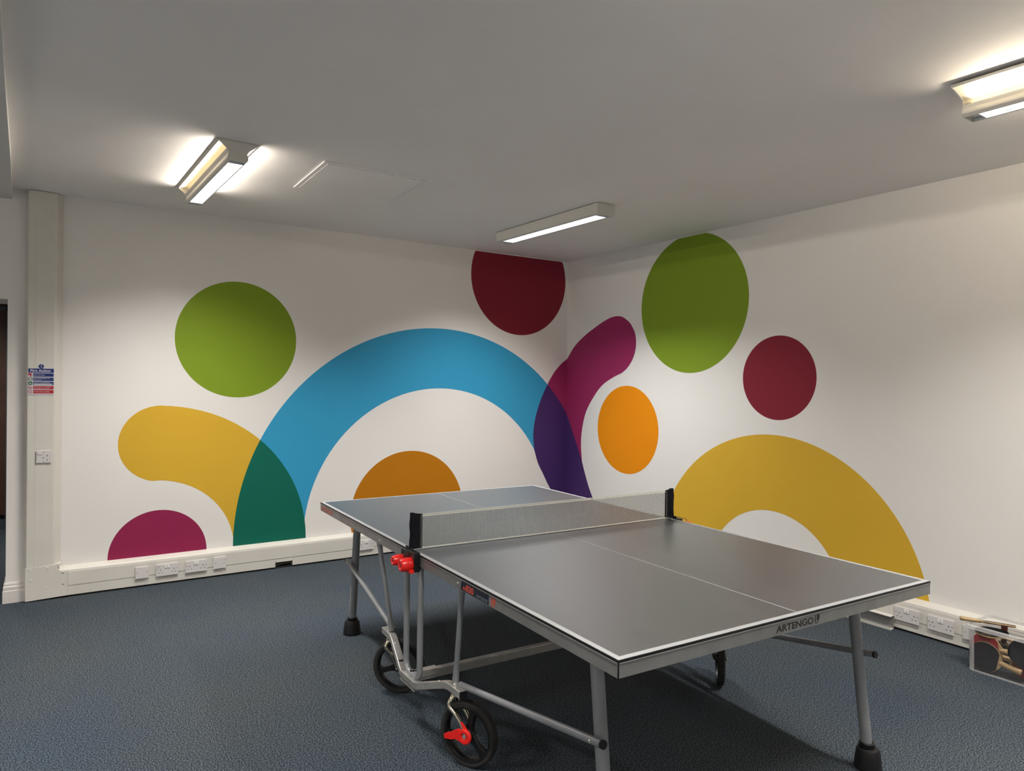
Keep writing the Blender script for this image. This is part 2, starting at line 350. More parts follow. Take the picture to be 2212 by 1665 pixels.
# ================================================================== CABLE TRUNKING
DEP = .06
prof = [(.0015, .204), (.004, .2045), (.052, .189), (.0585, .183), (.06, .176), (.06, .068), (.0015, .068)]
def run(a, b, F, name_t, label, cuts):
    t = thing(name_t, label, 'trunking', F((a+b)/2, 0, 0), 0, 'dado trunking runs along the two painted walls')
    o = Vector(F((a+b)/2, 0, 0))
    G = lambda s, d, z: Vector(F(s, d, z))-o
    MB().prism(prof, lambda d, z: G(a, d, z), lambda d, z: G(b, d, z)).build('trunking_body', 'trunk', t)
    def bx(s0, s1, d0, d1, z0, z1, n, m, bev=0):
        p, q = G(s0, d0, z0), G(s1, d1, z1)
        return MB().box([min(p[i], q[i]) for i in range(3)], [max(p[i], q[i]) for i in range(3)]).build(n, m, t, bevel=bev)
    for c0, c1 in cuts: bx(c0, c1, .012, .0602, .013, .0675, 'lower_strip', 'trunk', .0012)
    bx(a+.004, b-.004, .03, .0625, .079, .172, 'clip_on_lid', 'trunk', .0012)
    bx(a, b, .003, .048, .0, .0125, 'shadow_gap', 'dark')
    return t, bx
FB = lambda s, d, z: (s, -d, z)
FR = lambda s, d, z: (-d, s, z)
tb, bxb = run(-4.302, -.002, FB, 'dado_trunking', 'long white plastic cable trunking along the foot of the wall with the blue arch', [(-4.302, -2.919), (-2.785, -.062)])
bxb(-2.919, -2.785, .002, .022, .013, .0675, 'open_notch', 'dark')
bxb(-2.917, -2.787, .046, .0608, .050, .0675, 'lid_flap', 'trunk')
o0 = Vector(((-4.302-.002)/2, 0, 0))
for k in range(3):
    MB().tube([Vector((-2.915, -.045, .02+.012*k))-o0, Vector((-2.86, -.050+.004*k, .034-.003*k))-o0, Vector((-2.79, -.046, .048-.009*k))-o0], .0045, 8).build('loose_cable', 'cable', tb, smooth=True)
tr_, bxr = run(-9.9, -.062, FR, 'dado_trunking', 'long white plastic cable trunking along the foot of the wall with the yellow arch', [(-9.9, -.062)])

# vertical trunking with bevelled sides
vt = thing('vertical_trunking', 'tall white vertical cable trunking beside the doorway, carrying the fire sign', 'trunking', (-4.44, 0, 0))
vx = lambda x: x+4.44
vp = [(vx(-4.548), 0), (vx(-4.531), .060), (vx(-4.527), .0615), (vx(-4.386), .0615), (vx(-4.372), .056), (vx(-4.338), .002), (vx(-4.338), 0)]
MB().prism(vp, lambda x, d: (x, -d, .228), lambda x, d: (x, -d, H-.004)).build('trunking_body', 'trunk', vt)
MB().box((vx(-4.488), -.0624, .232), (vx(-4.427), -.05, .912)).box((vx(-4.488), -.0624, 1.008), (vx(-4.427), -.05, H-.006)).build('clip_on_lid', 'trunk', vt, bevel=.001)
for x in (-4.4895, -4.4255): MB().box((vx(x)-.0006, -.0619, .232), (vx(x)+.0006, -.055, H-.006)).build('lid_groove', 'beam', vt)
# flat elbow box
eb = MB()
poly = [(vx(-4.535), .006), (vx(-4.302), .014), (vx(-4.302), .181)]+[(vx(-4.302)-.01-.030*(1-math.cos(math.radians(a)))*1.0, .181+.03*math.sin(math.radians(a))*.0+ .0) for a in (0,)]
poly = [(vx(-4.535), .006), (vx(-4.302), .014), (vx(-4.302), .184), (vx(-4.325), .180), (vx(-4.345), .187), (vx(-4.357), .200), (vx(-4.352), .215), (vx(-4.338), .236), (vx(-4.40), .229), (vx(-4.535), .2265)]
eb.prism(poly, lambda x, z: (x, -.002, z), lambda x, z: (x, -.0655, z))
eb.build('elbow_cover', 'trunk', vt, bevel=.0008)
MB().prism([(vx(-4.302), .206), (vx(-4.345), .206), (vx(-4.352), .20), (vx(-4.345), .187), (vx(-4.325), .180), (vx(-4.302), .184)], lambda x, z: (x, -.0, z), lambda x, z: (x, -.052 if z < .2 else -.01, z)).build('elbow_fillet', 'trunk', vt)
for x, z in ((-4.508, .213), (-4.412, .2125), (-4.505, .145), (-4.42, .085)):
    MB().lathe([(0, .004), (.004, .0035), (.0055, 0)], 12, lambda v, x=x, z=z: Vector((vx(x)+v.x, -.0655-v.z, z+v.y))).build('screw_cap', 'switch', vt, smooth=True)
for x, z in ((-4.327, .167), (-4.325, .092)):
    MB().box((vx(x)-.006, -.0662, z-.002), (vx(x)+.006, -.065, z+.002)).build('screw_slot', 'dark', vt)

# ------------------------------------------------------------------ sockets
def socket(F, s0, s1, z0, z1, kind, label, d=.0628, sgn=1):
    """plate between s0..s1 along the wall (s increasing = right in view when sgn=1)"""
    cs, cz = (s0+s1)/2, (z0+z1)/2; wd, ht = abs(s1-s0), z1-z0
    o = Vector(F(cs, d, cz))
    names = {'double': ('double_socket', 'socket'), 'single': ('single_socket', 'socket'), 'blank': ('blanking_plate', 'cover plate'), 'outlet': ('outlet_plate', 'cover plate')}
    t = thing(names[kind][0], label, names[kind][1], o, 0, 'white sockets and plates on the trunking')
    G = lambda a, dd, z: Vector(F(cs+a*sgn, d+dd, cz+z))-o
    def bx(a0, a1, d0, d1, zz0, zz1, n, m, bev=0, par=t):
        p, q = G(a0, d0, zz0), G(a1, d1, zz1)
        return MB().box([min(p[i], q[i]) for i in range(3)], [max(p[i], q[i]) for i in range(3)]).build(n, m, par, bevel=bev)
    bx(-wd/2+.004, wd/2-.004, 0, .006, -ht/2+.004, ht/2-.004, 'back_box', 'socket')
    bx(-wd/2, wd/2, .0055, .0115, -ht/2, ht/2, 'faceplate', 'socket', .0025)
    f = .0116
    hole = lambda a, z, w_, h_, n='pin_hole': bx(a-w_/2, a+w_/2, f-.002, f+.0004, z-h_/2, z+h_/2, n, 'ink')
    if kind == 'double':
        for q in (-1, 1):
            cx = q*.0445
            hole(cx+.0065*(-1)*q*(-1) if False else cx, .004, .004, .008)
            hole(cx-.011, -.0165, .0065, .004); hole(cx+.011, -.0165, .0065, .004)
            hole(q*.064, .005, .0045, .0045, 'fixing_screw')
            sw = bx(q*.0085-.006, q*.0085+.006, .011, .0155, .012, .034, 'rocker_switch', 'switch', .0015)
    if kind == 'single':
        hole(.018, .006, .0045, .008); hole(.018, -.022, .0045, .008); hole(-.004, -.008, .010, .004)
        hole(-.002, .030, .005, .0045, 'fixing_screw'); hole(-.002, -.034, .005, .0045, 'fixing_screw')
        bx(-.036, -.009, .011, .0145, .014, .032, 'rocker_switch', 'socket', .001)
    if kind == 'blank':
        hole(-.030, .0, .0045, .0045, 'fixing_screw'); hole(.030, .003, .0045, .0045, 'fixing_screw')
    if kind == 'outlet':
        hole(-.030, .0, .0045, .0045, 'fixing_screw'); hole(.030, -.003, .0045, .0045, 'fixing_screw'); hole(.037, .018, .003, .005, 'pen_mark')
    return t, G
socket(FB, -3.895, -3.809, .063, .147, 'blank', 'square blank white plate on the trunking below the magenta semicircle')
t1, G1 = socket(FB, -3.763, -3.618, .062, .149, 'double', 'double socket with a small handwritten mark, right of the blank plate')
text('pen_mark', '3', .020, 'ink', t1, frame(G1(-.062, .0118, .018), (1, 0, 0), (0, 0, 1)))
socket(FB, -3.570, -3.421, .061, .147, 'double', 'double socket under the yellow arm, right of the marked socket')
socket(FB, -3.377, -3.289, .063, .151, 'outlet', 'square plate with a dark dot at its right edge, left of the open notch')
socket(FB, -2.247, -2.101, .061, .148, 'double', 'double socket behind the far left table leg')
socket(FR, -3.384, -3.532, .064, .149, 'double', 'double socket right of the loose trunking cover', sgn=-1)
socket(FR, -3.578, -3.724, .062, .148, 'double', 'double socket next to the clear storage box', sgn=-1)
socket(FR, -3.770, -3.856, .064, .147, 'blank', 'narrow white plate half hidden behind the clear storage box', sgn=-1)
socket(FB, -4.4805, -4.3945, .917, 1.001, 'single', 'single switched socket on the vertical trunking below the fire sign', d=.0615)

# ------------------------------------------------------------------ fire action sign
sx0, sx1, sz0, sz1 = -4.5285, -4.3855, 1.371, 1.5435
sg = thing('fire_sign', 'blue, green and red Fire Action notice on the vertical trunking', 'sign', ((sx0+sx1)/2, -.0637, (sz0+sz1)/2))
W_, H_ = sx1-sx0, sz1-sz0
sc = lambda px, py: (-W_/2+(px-228)/(1392-228)*W_, H_/2-(py-345)/(1500-345)*H_)     # from the layout of the notice
def srect(x0, y0, x1, y1, m, n, t=.0012, par=None):
    a, b_ = sc(x0, y1), sc(x1, y0)
    return MB().box((a[0], -t, a[1]), (b_[0], 0, b_[1])).build(n, m, par or sg)
srect(218, 335, 1400, 1510, 'signw', 'backing_sheet', .0008)
c = sc(815, 245); R_ = .0148
MB().lathe([(0, .0008), (R_+.003, .0008), (R_+.003, 0)], 32, lambda v: Vector((c[0]+v.x, -v.z, c[1]+v.y))).build('backing_disc', 'signw', sg)
dsc = MB().lathe([(0, .0012), (R_, .0012), (R_, 0)], 32, lambda v: Vector((c[0]+v.x, -v.z, c[1]+v.y*.9))).build('blue_disc', 'signb', sg)
T = lambda px, py, s, sz, m='signw', bold=0., sx=1., par=None: text('lettering', s, sz, m, par or sg, frame((sc(px, py)[0], -.0013, sc(px, py)[1]), (1, 0, 0), (0, 0, 1)), .0002, bold, sx)
T(793, 305, '!', .0245, bold=.0008)
srect(240, 350, 1385, 530, 'signb', 'title_bar')
T(325, 492, 'Fire Action', .0235, bold=.0006, sx=1.06)
rows = [(560, 705, 'signb', ['Raise The Alarm']), (745, 895, 'signb', ['Leave The Building By The', 'Nearest Exit']), (930, 1080, 'signb', ['Report To Assembly Point', None]), (1120, 1265, 'signr', ['Do Not Return To The Building', 'Until Authorised To Do So']), (1300, 1450, 'signr', ['Do Not Take Any Risks'])]
for y0, y1, m, tx in rows:
    srect(462, y0, 1375, y1, m, 'instruction_bar')
    if len(tx) == 1: T(490, (y0+y1)/2+20, tx[0], .0088, bold=.0002, sx=1.02)
    else:
        T(490, y0+58, tx[0], .0078 if len(tx[0]) < 27 else .0070, bold=.0001, sx=1.05)
        if tx[1]: T(490, y0+120, tx[1], .0078 if len(tx[1]) < 24 else .0074, bold=.0001, sx=1.05)
        else: srect(490, 1015, 1310, 1065, 'signw', 'write_in_strip', .0015)
# pictogram squares
srect(240, 555, 430, 705, 'signr', 'call_point_picture'); srect(250, 640, 320, 700, 'signw', 'hand_shape', .0015); srect(375, 565, 425, 610, 'signw', 'flame_shape', .0015); srect(375, 630, 425, 690, 'signw', 'box_shape', .0015)
srect(240, 740, 425, 890, 'signg', 'exit_picture'); srect(272, 755, 392, 880, 'signw', 'door_shape', .0015)
rb = MB()
for seg in (((330, 775), (318, 830)), ((318, 830), (350, 870)), ((318, 830), (285, 862)), ((325, 795), (365, 815)), ((325, 795), (292, 812))):
    (xa, ya), (xb, yb) = seg; p, q = sc(xa, ya), sc(xb, yb); rb.tube([(p[0], -.0016, p[1]), (q[0], -.0016, q[1])], .0011, 6)
rb.build('running_man', 'signg', sg)
srect(240, 925, 425, 1075, 'signg', 'assembly_picture'); srect(290, 985, 375, 1030, 'signw', 'group_shape', .0015)
for ax, ay in ((262, 945), (402, 945), (262, 1055), (402, 1055)): srect(ax-12, ay-10, ax+12, ay+10, 'signw', 'arrow_shape', .0015)
for cy in (1190, 1373):
    cc = sc(322, cy); ri, ro = .0088, .0112
    MB().lathe([(ri, 0), (ri, .0013), (ro, .0013), (ro, 0)], 28, lambda v, cc=cc: Vector((cc[0]+v.x, -v.z, cc[1]+v.y)), closed=True).build('prohibition_ring', 'signr', sg)
    MB().tube([(cc[0]-.0068, -.0012, cc[1]+.0068), (cc[0]+.0068, -.0012, cc[1]-.0068)], .0011, 6).build('prohibition_bar', 'signr', sg)
cc = sc(322, 1190)
MB().tube([(cc[0], -.0014, cc[1]+.004), (cc[0], -.0014, cc[1]-.001), (cc[0]+.004, -.0014, cc[1]-.006)], .0011, 6).tube([(cc[0], -.0014, cc[1]-.001), (cc[0]-.004, -.0014, cc[1]-.006)], .0011, 6).build('walking_man', 'ink', sg)

# ================================================================== CEILING HATCH
hx, hy = (-3.139-2.457)/2, (-1.157-1.80)/2
ht = thing('ceiling_hatch', 'flush rectangular access hatch with peeling paint in the ceiling', 'hatch', (-2.80, -1.483, H))
ht.rotation_euler = (0, 0, math.radians(-1.2))
a_, b_ = .330, .320
fr = MB()
fr.box((-a_, -b_, -.006), (-a_+.022, b_, .0)).box((a_-.022, -b_, -.006), (a_, b_, .0)).box((-a_+.022, -b_, -.006), (a_-.022, -b_+.022, 0)).box((-a_+.022, b_-.022, -.006), (a_-.022, b_, 0))
fr.build('hatch_frame', 'ceil', ht, bevel=.001)
MB().box((-a_+.026, -b_+.026, -.0075), (a_-.026, b_-.026, 0)).build('hatch_panel', 'ceil', ht, bevel=.001)
MB().box((-a_+.0225, -b_+.0225, -.0035), (a_-.0225, b_-.0225, -.0015)).build('hatch_gap', 'covergrey', ht)
for x, y, l in ((.08, -b_+.024, .012), (.22, -b_+.024, .02), (.27, -b_+.026, .014)): MB().box((x, y-.002, -.0062), (x+l, y+.001, -.004)).build('paint_chip', 'greyskirt', ht)
for x, y, l in ((-.12, -.20, .02), (-.05, -.15, .025), (.02, -.20, .02), (-.02, -.05, .02), (.14, -.12, .015)): MB().box((x, y, -.0053), (x+l, y+.003, -.004)).build('peeled_flake', 'wall', ht, bevel=.0005)

# ================================================================== CEILING LIGHTS
def ceiling_light(cx, cy, length, rz, label, wing=None, up=False, hw=.0, power=DOWN_W, dz=0., style='A', up_w=UP_W, tint=(1., .955, .90)):
    t = thing('ceiling_light', label, 'light', (cx, cy, H+dz), rz, 'fluorescent ceiling lights')
    L2 = length/2
    def sym(pts): return pts+[(-x, z) for x, z in reversed(pts)]
    if up and style == 'A':
        W2 = wing
        cap = [(W2, -.002), (W2-.013, -.013), (.056, -.044), (.046, -.062), (.052, -.086), (.049, -.095), (.042, -.104)]
        for q in (-1, 1):
            y0, y1 = sorted((q*L2, q*(L2-.005)))
            MB().prism(sym(cap), lambda x, z, y0=y0: (x, y0, z), lambda x, z, y1=y1: (x, y1, z)).build('end_cap', 'lightmetal', t)
        for q in (-1, 1):
            E_ = lambda pf, nme, mt_, sm=False: MB().prism(pf, lambda x, z: (q*x, -L2+.005, z), lambda x, z: (q*x, L2-.005, z)).build(nme, mt_, t, smooth=sm)
            E_([(W2-.0135, -.0125), (W2, -.002), (W2-.003, -.001), (W2-.0165, -.011)], 'wing_lip', 'lightmetal')
            c0 = [(W2-.015, -.0115), (W2-.028, -.0075), (W2-.045, -.0065), (.046, -.0075), (.038, -.012), (.034, -.022), (.033, -.052)]
            E_(c0+[(.030, -.052), (.030, -.020), (.036, -.008), (.046, -.0045), (W2-.045, -.0035), (W2-.028, -.0045), (W2-.015, -.0085)], 'reflector_wing', 'reflector', True)
            E_([(.0565, -.0435), (.046, -.062), (.052, -.086), (.049, -.095), (.042, -.104), (.0375, -.104), (.0375, -.100), (.044, -.094), (.047, -.086), (.041, -.062), (.034, -.053), (.034, -.050), (.044, -.056), (.0545, -.043)], 'side_channel', 'lightmetal')
            MB().tube([(q*.044, -L2+.03, -.045), (q*.044, L2-.03, -.045)], .0055, 10).build('lamp_tube', 'tube_warm', t, smooth=True)
            ul = bpy.data.lights.new('trough_lamp', 'AREA'); ul.shape = 'RECTANGLE'; ul.size = .010; ul.size_y = length-.07; ul.energy = up_w; ul.color = (1., .90, .78); ul.spread = math.radians(110)
            uo = bpy.data.objects.new('trough_lamp', ul); COL.objects.link(uo); uo.parent = t; uo.location = (q*.0505, 0, -.037)
            uo.rotation_euler = (0, -q*math.radians(90+17), 0)
        MB().box((-.034, -L2+.005, -.080), (.034, L2-.005, -.076)).build('tray', 'lightmetal', t)
        zt, zb, lw = -.081, -.1035, .0375
    elif up:
        W2 = wing; z0 = -.012
        # end caps follow the concave wings
        cap = [(W2, z0+.002), (W2-.012, z0-.003)]+[(W2-.012-(W2-.012-.054)*(.6*math.sin(math.radians(a))+.4*a/90), z0-.003-.040*(.6*(1-math.cos(math.radians(a)))+.4*a/90)) for a in (18, 36, 54, 72, 90)]+[(.047, -.068), (.056, -.094), (.056, -.100), (.046, -.111)]
        for s in (-1, 1):
            y0, y1 = sorted((s*L2, s*(L2-.005)))
            MB().prism(sym(cap), lambda x, z, y0=y0: (x, y0, z), lambda x, z, y1=y1: (x, y1, z)).build('end_cap', 'lightmetal', t)
        for s in (-1, 1):                # concave reflector wing with a down-turned lip
            c0 = [(W2-.012-(W2-.012-.040)*(.6*math.sin(math.radians(a))+.4*a/90), z0-.003-.040*(.6*(1-math.cos(math.radians(a)))+.4*a/90)) for a in range(0, 91, 10)]
            out = c0+[(x, z+.0018) for x, z in reversed(c0)]
            MB().prism(out, lambda x, z: (s*x, -L2+.005, z), lambda x, z: (s*x, L2-.005, z)).build('reflector_wing', 'reflector', t, smooth=True)
            lip = [(W2-.013, z0-.003), (W2-.012, z0-.0045), (W2, z0), (W2, z0+.002), (W2-.013, z0-.001)]
            MB().prism(lip, lambda x, z: (s*x, -L2+.005, z), lambda x, z: (s*x, L2-.005, z)).build('wing_lip', 'lightmetal', t)
            MB().tube([(s*.044, -L2+.03, -.066), (s*.044, L2-.03, -.066)], .0065, 10).build('lamp_tube', 'tube_warm', t, smooth=True)
            ul = bpy.data.lights.new('trough_lamp', 'AREA'); ul.shape = 'RECTANGLE'; ul.size = .016; ul.size_y = length-.08; ul.energy = up_w; ul.color = (1., .86, .66); ul.spread = math.radians(130)
            uo = bpy.data.objects.new('trough_lamp', ul); COL.objects.link(uo); uo.parent = t; uo.location = (s*.0515, 0, -.060)
            uo.rotation_euler = (0, -s*math.radians(90+18), 0)
        MB().box((-.030, -L2+.005, -.058), (.030, L2-.005, -.010)).build('spine', 'lightmetal', t)
        side = [(.033, -.080), (.050, -.078), (.0535, -.064), (.0555, -.064), (.053, -.080), (.0565, -.094), (.0565, -.101), (.047, -.111), (.0385, -.111), (.0385, -.109), (.033, -.080)][:-1]
        for s in (-1, 1):
            MB().prism(side, lambda x, z: (s*x, -L2+.005, z), lambda x, z: (s*x, L2-.005, z)).build('side_channel', 'lightmetal', t)
        MB().box((-.034, -L2+.005, -.080), (.034, L2-.005, -.076)).build('tray', 'lightmetal', t)
        zt, zb, lw = -.081, -.110, .0385
    else:
        box = [(-hw, -.004), (-hw, -.070), (-hw+.006, -.078), (-.05, -.080), (-.05, -.076), (-hw+.004, -.074), (-hw+.003, -.004)]
        for s in (-1, 1):
            MB().prism([(s*x, z) for x, z in box], lambda x, z: (x, -L2+.012, z), lambda x, z: (x, L2-.012, z)).build('side_panel', 'lightmetal', t)
            y0, y1 = sorted((s*L2, s*(L2-.012)))
            ec = [(-hw-.001, -.003), (-hw-.001, -.071), (-hw+.006, -.080), (hw-.006, -.080), (hw+.001, -.071), (hw+.001, -.003)]
            MB().prism(ec, lambda x, z, y0=y0: (x, y0, z), lambda x, z, y1=y1: (x, y1, z)).build('end_cap', 'lightmetal', t)
        MB().box((-hw+.003, -L2+.012, -.012), (hw-.003, L2-.012, -.005)).build('tray', 'lightmetal', t)
        zt, zb, lw = -.045, -.079, .05
    ll = L2-.055
    MB().box((-lw, -ll, zt-.003), (lw, ll, zt-.001)).build('lamp_panel', 'tube_cool', t)
    for s in (-1, 1): MB().box((s*lw-.0008, -ll-.04, zb), (s*lw+.0008, ll+.04, zt)).build('louvre_side', 'louvre', t)
    n = 13
    for k in range(n+1):
        y = -ll+2*ll*k/n
        MB().prism([(-.0016, zt-.004), (.0016, zt-.004), (.0004, zb), (-.0004, zb)], lambda a, z: (-lw, y+a, z), lambda a, z: (lw, y+a, z)).build('louvre_blade', 'louvre', t)
    for s in (-1, 1):
        y0, y1 = sorted((s*ll, s*(ll+.04)))
        MB().box((-lw, y0, zb+.012), (lw, y1, zb+.016)).build('louvre_end', 'louvre', t)
    ld = bpy.data.lights.new('louvre_lamp', 'AREA'); ld.shape = 'RECTANGLE'; ld.size = lw*2-.006; ld.size_y = 2*ll; ld.energy = power; ld.color = tint; ld.spread = SPREAD
    lo = bpy.data.objects.new('louvre_lamp', ld); COL.objects.link(lo); lo.parent = t; lo.location = (0, 0, zb-.001)
    return t
RZ = math.radians(1.5)
ceiling_light(-3.622, -1.285, 1.12, RZ, 'lit winged ceiling light at the left, glowing upwards on both sides', wing=.107, up=True)
ceiling_light(-1.262, -1.392, 1.235, RZ, 'lit slim box-shaped ceiling light near the corner', hw=.078, tint=(.99, .98, .96))
ceiling_light(-1.213, -4.86, 1.20, RZ, 'lit winged ceiling light cut off by the right edge', wing=.165, up=True, style='B', up_w=7.)
# unseen lights added outside the frame for fill; number and positions guessed
ceiling_light(-3.55, -4.86, 1.20, RZ, 'unseen winged fill light added above and ahead of the camera, outside the frame', wing=.107, up=True, up_w=8.)
ceiling_light(-1.15, -8.3, 1.20, RZ, 'unseen winged fill light added behind the camera, right row', wing=.107, up=True, up_w=10., power=50.)
ceiling_light(-3.50, -8.3, 1.20, RZ, 'unseen winged fill light added behind the camera, left row', wing=.107, up=True, up_w=17., power=95.)
ceiling_light(-6.3, -3.2, 1.20, RZ, 'unseen winged fill light added left of the beam, outside the frame', wing=.107, up=True, up_w=14., power=95.)
ceiling_light(-6.3, -7.2, 1.20, RZ, 'unseen winged fill light added behind the camera, left of the beam', wing=.107, up=True, up_w=14., power=95.)
ceiling_light(-5.0, 1.6, .9, RZ, 'unseen dim fill light added in the corridor beyond the doorway', hw=.078, power=18., dz=-.219)  # unseen lamp added to lift the dark corridor door and wall

# ================================================================== TABLE TENNIS TABLE
TT = thing('table_tennis_table', 'grey folding table tennis table on black wheels in the middle of the room', 'table', (-2.3427, -2.93537, 0), math.radians(-92.12351))
LU, LV, ZT = 1.37, .7625, .76
for s in (1, -1):
    u0, u1 = sorted((s*.004, s*(LU-.003)))
    tp = MB().box((u0, -LV+.003, ZT-.018), (u1, LV-.003, ZT-.0004)).build('tabletop', 'top', TT)
    def ln(a, b, n='white_line'): return MB().box((a[0], a[1], ZT-.001), (b[0], b[1], ZT)).build(n, 'white', tp)
    e0, e1 = sorted((s*(LU-.020), s*(LU-.001)))
    ln((e0, -LV+.001), (e1, LV-.001))
    i0_, i1_ = sorted((s*.004, s*(LU-.020)))
    ln((i0_, -LV+.001), (i1_, -LV+.020)); ln((i0_, LV-.020), (i1_, LV-.001)); ln((i0_, -.0022), (i1_, .0022))
    eb = MB()
    o0_, o1_ = sorted((s*.004, s*LU)); q0, q1 = sorted((s*(LU-.004), s*LU))
    eb.box((o0_, -LV, ZT-.0085), (o1_, -LV+.004, ZT-.001)).box((o0_, LV-.004, ZT-.0085), (o1_, LV, ZT-.001)).box((q0, -LV+.004, ZT-.0085), (q1, LV-.004, ZT-.001))
    eb.build('black_edge_band', 'blackp', tp)
    # aluminium rails
    for sv in (-1, 1):
        a, b_ = sorted((s*.03, s*(LU-.0035)))
        y0, y1 = sorted((sv*(LV+.0005), sv*(LV-.018))); l0, l1 = sorted((sv*(LV+.0025), sv*(LV-.018)))
        r = MB().box((a, y0, .7105), (b_, y1, .7485)).box((a, l0, .7485), (b_, l1, .7512)).build('side_rail', 'alu', TT)
        if sv == -1 and s == 1: rail_near = r
        if sv == -1 and s == -1: rail_far = r
        for uu in (.437, .05) if s == 1 else (-.38, -.05):
            if sv == -1: MB().lathe([(0, .0022), (.0035, .002), (.0055, 0)], 12, lambda v, uu=uu: Vector((uu+v.x, -(LV+.0005)-v.z, .729+v.y))).build('rivet', 'zinc', r, smooth=True)
    x0, x1 = sorted((s*(LU+.0005), s*(LU-.018))); l0, l1 = sorted((s*(LU+.0025), s*(LU-.018)))
    r = MB().box((x0, -LV+.0035, .7105), (x1, LV-.0035, .7485)).box((l0, -LV+.0035, .7485), (l1, LV-.0035, .7512)).build('end_rail', 'alu', TT)
    if s == 1: rail_end = r
    for sv in (-1, 1):
        cu0, cu1 = sorted((s*(LU-.0035), s*(LU-.0005))); cv0, cv1 = sorted((sv*(LV-.0035), sv*(LV-.0005)))
        MB().box((cu0, cv0, .711), (cu1, cv1, .752)).build('corner_insert', 'blackp', TT)
    for uu in (.35, .95):
        MB().box((s*uu-.015, -LV+.02, .712), (s*uu+.015, LV-.02, .741)).build('under_crossbar', 'steel', TT)
# lettering and marks on the rails
def mark(parent, o, x, size, m):         # round racket-like emblem: crescent + leaf
    o = Vector(o); X = Vector(x); Zv = Vector((0, 0, 1)); nrm = X.cross(Zv)
    F = lambda a, b_: o+X*a*size+Zv*b_*size
    cres = [(-.42*math.cos(t_)-.02, .9*math.sin(t_)*.62) for t_ in [math.radians(q) for q in range(-62, 78, 14)]]
    inn = [(-.26*math.cos(t_)-.02, .86*math.sin(t_)*.62) for t_ in [math.radians(q) for q in range(-62, 78, 14)]]
    p = cres+inn[::-1]
    MB().prism(p, lambda a, b_: F(a, b_), lambda a, b_: F(a, b_)+nrm*.0004).build('emblem', m, parent)
    leaf = [(-.08, -.22), (.22, -.16), (.36, .05), (.36, .28), (.24, .48), (.10, .50), (-.04, .34), (-.10, .1)]
    MB().prism(leaf, lambda a, b_: F(a, b_), lambda a, b_: F(a, b_)+nrm*.0004).build('emblem', m, parent)
    tail = [(-.14, -.48), (.10, -.42), (.28, -.26), (.02, -.32)]
    MB().prism(tail, lambda a, b_: F(a, b_), lambda a, b_: F(a, b_)+nrm*.0004).build('emblem', m, parent)
text('lettering', 'ARTENGO', .0300, 'ink', rail_end, frame((LU+.0006, -.1245, .7195), (0, 1, 0), (0, 0, 1)), .0004, .0007, 1.30)
mark(rail_end, (LU+.0005, .079, .7305), (0, 1, 0), .031, 'ink')
text('lettering', 'ARTENGO', .0300, 'inkred', rail_far, frame((-1.345, -LV-.0006, .7195), (1, 0, 0), (0, 0, 1)), .0004, .0007, 1.30)
mark(rail_far, (-1.140, -LV-.0005, .7305), (1, 0, 0), .031, 'inkred')
MB().prism([(.462, .7125), (.675, .7125), (.675, .7475), (.474, .7475), (.465, .743)], lambda a, z: (a, -LV-.0004, z), lambda a, z: (a, -LV-.0009, z)).build('model_sticker', 'inkblue', rail_near)
text('lettering', 'FT', .016, 'inkor', rail_near, frame((.478, -LV-.001, .7165), (1, 0, 0), (0, 0, 1)), .0003, .0006, 1.5, shear=.3)
text('lettering', '830', .0345, 'inkor', rail_near, frame((.504, -LV-.001, .7165), (1, 0, 0), (0, 0, 1)), .0003, .0007, 1.15)
text('lettering', 'OUTDOOR', .0150, 'inkgrey', rail_near, frame((.584, -LV-.001, .7165), (1, 0, 0), (0, 0, 1)), .0003, 0., 1.08)
mark(rail_near, (.708, -LV-.0005, .730), (1, 0, 0), .038, 'inkor')
# centre hinge plates below the net
MB().box((-.03, -LV+.004, .712), (.03, -LV+.05, .75)).box((-.03, LV-.05, .712), (.03, LV-.004, .75)).build('centre_hinge', 'blackp', TT)

# legs, feet
for su in (1, -1):
    for sv in (-1, 1):
        vv = sv*(.618 if su < 0 else .655) if sv == 1 or su == -1 else -.640
        if su == -1: vv = sv*.618
        top = Vector((su*1.118, vv, .712)); bot = Vector((su*1.197, vv, .045))
        lg = MB().tube([top, bot], .0212, 20).build('leg', 'steel', TT, smooth=True)
        fx, fy = su*1.200, vv
        MB().lathe([(0, 0), (.049, 0), (.051, .004), (.050, .012), (.0465, .045), (.0425, .070), (.039, .078), (.030, .080), (.028, .080)], 28, lambda v: Vector((fx+v.x, fy+v.y, v.z))).build('rubber_foot', 'rubber', lg, smooth=True)
        MB().lathe([(.0215, .078), (.029, .078), (.029, .098), (.0245, .100), (.0215, .100)], 24, lambda v: Vector((fx-su*.006+v.x, fy+v.y, v.z)), closed=True).build('foot_collar', 'blackp', lg, smooth=True)

